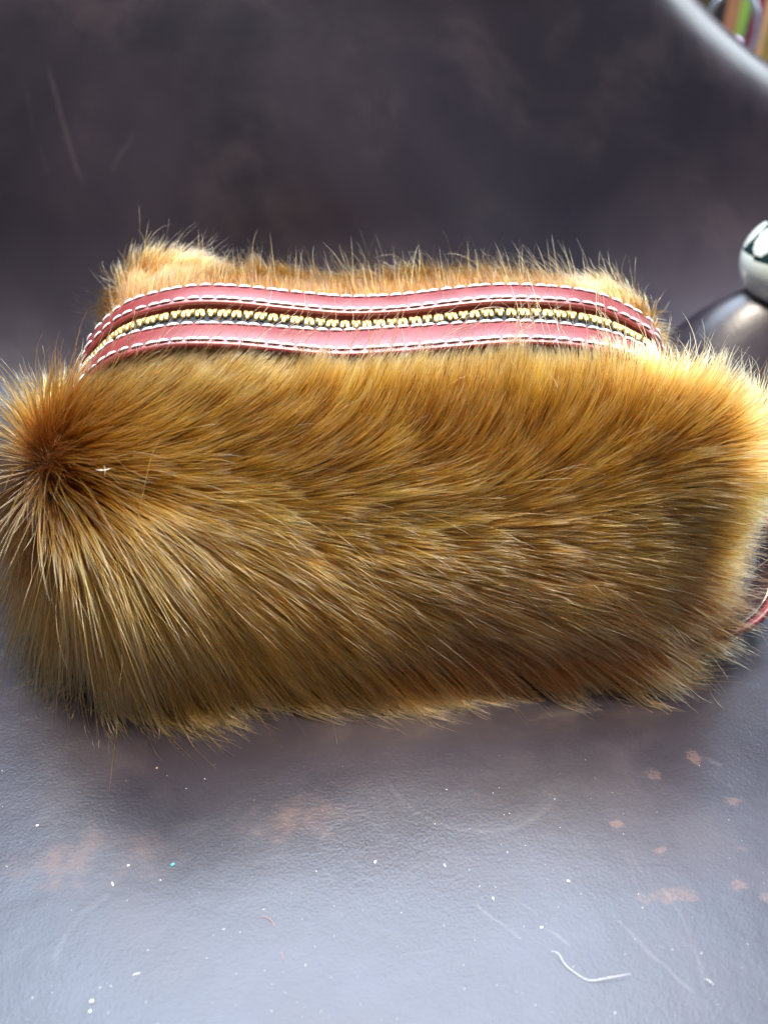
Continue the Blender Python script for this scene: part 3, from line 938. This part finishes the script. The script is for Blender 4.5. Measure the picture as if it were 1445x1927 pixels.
fibre('loose_hair', [(1325, 1845), (1334, 1852), (1342, 1857)], .0001, white_fib, 'tiny pale hair near the lower right edge')

def lint(name, segs, r, mat, label, cat):
    vs, fs = [], []
    for P in segs:
        P, _s = resample(P, .0008); n = len(P); b0 = len(vs)
        T = np.gradient(P, axis=0); T /= np.linalg.norm(T, axis=1)[:, None]
        for i in range(n):
            S = np.cross(T[i], [0, .9, .4]); S /= np.linalg.norm(S); U = np.cross(S, T[i])
            for k in range(4):
                q = math.pi / 2 * k
                vs.append(P[i] + (S * math.cos(q) + U * math.sin(q)) * r * (1 - .7 * abs(2 * i / (n - 1) - 1) ** 2))
        for i in range(n - 1):
            for k in range(4): fs.append((b0 + i * 4 + k, b0 + i * 4 + (k + 1) % 4, b0 + (i + 1) * 4 + (k + 1) % 4, b0 + (i + 1) * 4 + k))
    tag(mesh_obj(name, vs, fs, mat), label, cat)
lint('lint', [[at_y(180, 884, .2465), at_y(196, 885, .2460), at_y(208, 881, .2465)], [at_y(196, 876, .2458), at_y(198, 885, .2462), at_y(197, 895, .2465)]], .00022, white_fib, 'tiny white cross of lint on the fur beside the left whorl', 'lint')
lint('loose_hair', [[at_y(302, 822, .2450), at_y(285, 860, .2430), at_y(270, 925, .2425), at_y(256, 998, .2435)]], .00009, simple_mat('golden_fibre', (.75, .5, .2), .4), 'single long golden hair lying upright across the fur right of the white lint', 'hair')

# dust: nobody could count it
vs, fs = [], []
for _ in range(230):
    px = rnd.uniform(-40, 1480); py = 1380 + 560 * rnd.random() ** .8
    c = at_z(px, py); s = rnd.choice([.00006, .00008, .00010, .00015]) * rnd.uniform(.7, 1.2); a = rnd.uniform(0, 3.1); e = rnd.uniform(1, 2.6)
    z = sheet_point(c.x, c.y).z + .0001; b0 = len(vs)
    for sx, sy, sz in ((1, 0, 0), (0, 1, 0), (-1, 0, 0), (0, -1, 0), (0, 0, 1)):
        x, y = sx * s * e, sy * s
        vs.append((c.x + x * math.cos(a) - y * math.sin(a), c.y + x * math.sin(a) + y * math.cos(a), z + sz * s * .8))
    for k in range(4): fs.append((b0 + k, b0 + (k + 1) % 4, b0 + 4))
tag(mesh_obj('dust', vs, fs, pale_mat, smooth=False), 'fine pale dust specks scattered over the leather', kind='stuff')

# round glass-like ornament at the right edge
orn_c = at_y(1481, 490, .495); ornR = .0250
orn = empty('round_ornament', (orn_c.x, orn_c.y, orn_c.z - ornR))
tag(orn, 'round dark green glossy ornament with painted mint and pale reflections at the right edge behind the bag', 'ornament')
def sphere_part(name, fmask, rad, mat, seg=48):
    vs, fs, idx = [], [], {}
    for a in range(seg + 1):
        th = math.pi * a / seg
        for k in range(seg * 2):
            ph = math.pi * k / seg
            vs.append((rad * math.sin(th) * math.cos(ph), rad * math.sin(th) * math.sin(ph), ornR + rad * math.cos(th)))
    for a in range(seg):
        for k in range(seg * 2):
            k2 = (k + 1) % (seg * 2)
            if fmask(math.pi * (a + .5) / seg, math.pi * (k + .5) / seg): fs.append((a * seg * 2 + k, (a + 1) * seg * 2 + k, (a + 1) * seg * 2 + k2, a * seg * 2 + k2))
    return mesh_obj(name, vs, fs, mat, orn)
mint = simple_mat('mint_reflection', (.86, .97, .92), .12, noise_scale=40, var=.05, bump=0, coat=.6)  # mint lower half is reflected light painted as a colour
dkg = simple_mat('dark_green_glaze', (.012, .035, .035), .10, noise_scale=40, bump=0, coat=.6)
grey_refl = simple_mat('pale_grey_reflection', (.66, .74, .70), .12, noise_scale=40, var=.1, bump=0, coat=.5)
sphere_part('lower_reflection', lambda th, ph: th > 1.50 + .10 * math.cos(ph), ornR, mint)
sphere_part('dark_band', lambda th, ph: True, ornR * .985, dkg)
def reflection_mask(k):
    c0 = k * 2 * math.pi / 9 + .12
    def f(th, ph):
        d = (ph - c0 + math.pi) % (2 * math.pi) - math.pi
        return ((th - 0.98) / .36) ** 2 + (d * math.sin(th) / .24) ** 2 < 1
    return f
for k in range(9):  # pale ovals are window reflections painted onto the ball
    sphere_part('oval_reflection', reflection_mask(k), ornR * 1.003, grey_refl, 64)

# straps and rolls hanging far behind, top right
def hanging(px, w, color, label, Y, name='hanging_strap', lean=0.0, group='leather straps hanging behind the hide'):
    c = at_y(px, 60, Y); m_ = simple_mat('strap_leather', color, .5, noise_scale=25, var=.35)
    vs, fs = [], []; n = 14
    prof = [(-1, 0), (-.9, .28), (0, .4), (.9, .28), (1, 0), (.9, -.28), (0, -.4), (-.9, -.28)]; m = len(prof)
    for i in range(n + 1):
        z = .42 - .5 * i / n
        bow = .004 * math.sin(i * .6 + px)
        for a, b_ in prof: vs.append((c.x + a * w + bow + lean * (z - c.z), Y + b_ * w * .8, z))
    for i in range(n):
        for k in range(m): fs.append((i * m + k, i * m + (k + 1) % m, (i + 1) * m + (k + 1) % m, (i + 1) * m + k))
    fs.append(tuple(range(m))[::-1]); fs.append(tuple(n * m + k for k in range(m)))
    o = mesh_obj(name, vs, fs, m_)
    tag(o, label, 'strap', group)
Yb = 1.55
specs = [(1296, .011, (.045, .012, .05), 'dark purple strap hanging leftmost, nearest the rolled hide edge'),
         (1318, .010, (.06, .05, .025), 'olive brown strap hanging right of the dark purple one'),
         (1340, .012, (.025, .02, .03), 'nearly black strap hanging inside the metal ring'),
         (1366, .010, (.28, .13, .07), 'reddish tan strap hanging left of the green one'),
         (1386, .010, (.22, .42, .08), 'bright green strap hanging inside the metal ring'),
         (1403, .008, (.10, .06, .16), 'dull violet strap hanging right of the green one'),
         (1416, .009, (.16, .02, .035), 'dark crimson strap hanging left of the wide tan ones'),
         (1427, .013, (.52, .34, .18), 'wide tan strap leaning at the upper right corner'),
         (1452, .012, (.24, .18, .05), 'mustard brown strap at the right edge of the photo')]
for k, (px, w, c, lab) in enumerate(specs):
    hanging(px, w, c, lab, Yb + .012 * (k % 3), lean=.12 if k > 6 else .05)
ringm = simple_mat('steel_blue_metal', (.42, .50, .58), .25, metallic=.9, noise_scale=50, bump=0)
rc = at_y(1372, 62, 1.42)
vs, fs = [], []; A, Bq = 64, 12
for a in range(A):
    q = 2 * math.pi * a / A
    for k in range(Bq):
        s = 2 * math.pi * k / Bq
        rr = 1 + .09 * math.cos(s)
        vs.append((.038 * math.cos(q) * rr, .0034 * math.sin(s), .052 * math.sin(q) * rr))
for a in range(A):
    for k in range(Bq): fs.append((a * Bq + k, ((a + 1) % A) * Bq + k, ((a + 1) % A) * Bq + (k + 1) % Bq, a * Bq + (k + 1) % Bq))
ring = mesh_obj('metal_ring', vs, fs, ringm); ring.location = rc
tag(ring, 'blue grey metal ring hanging in front of the coloured straps', 'ring')
for (px, py, c, lab) in ((1364, 74, (.45, .65, .95), 'pale blue glossy bead at the foot of the ring'), (1383, 84, (.75, .5, .8), 'pinkish lilac glossy bead at the foot of the ring')):
    c3 = at_y(px, py, 1.40); rad = .0095; vs, fs = [], []
    for a in range(13):
        th = math.pi * a / 12
        for k in range(20):
            ph = 2 * math.pi * k / 20
            vs.append((rad * math.sin(th) * math.cos(ph), rad * math.sin(th) * math.sin(ph), rad * 1.1 * math.cos(th)))
    for a in range(12):
        for k in range(20): fs.append((a * 20 + k, (a + 1) * 20 + k, (a + 1) * 20 + (k + 1) % 20, a * 20 + (k + 1) % 20))
    o = mesh_obj('bead', vs, fs, simple_mat('bead_glaze', c, .15, noise_scale=50, bump=0, coat=.5)); o.location = c3
    tag(o, lab, 'bead')
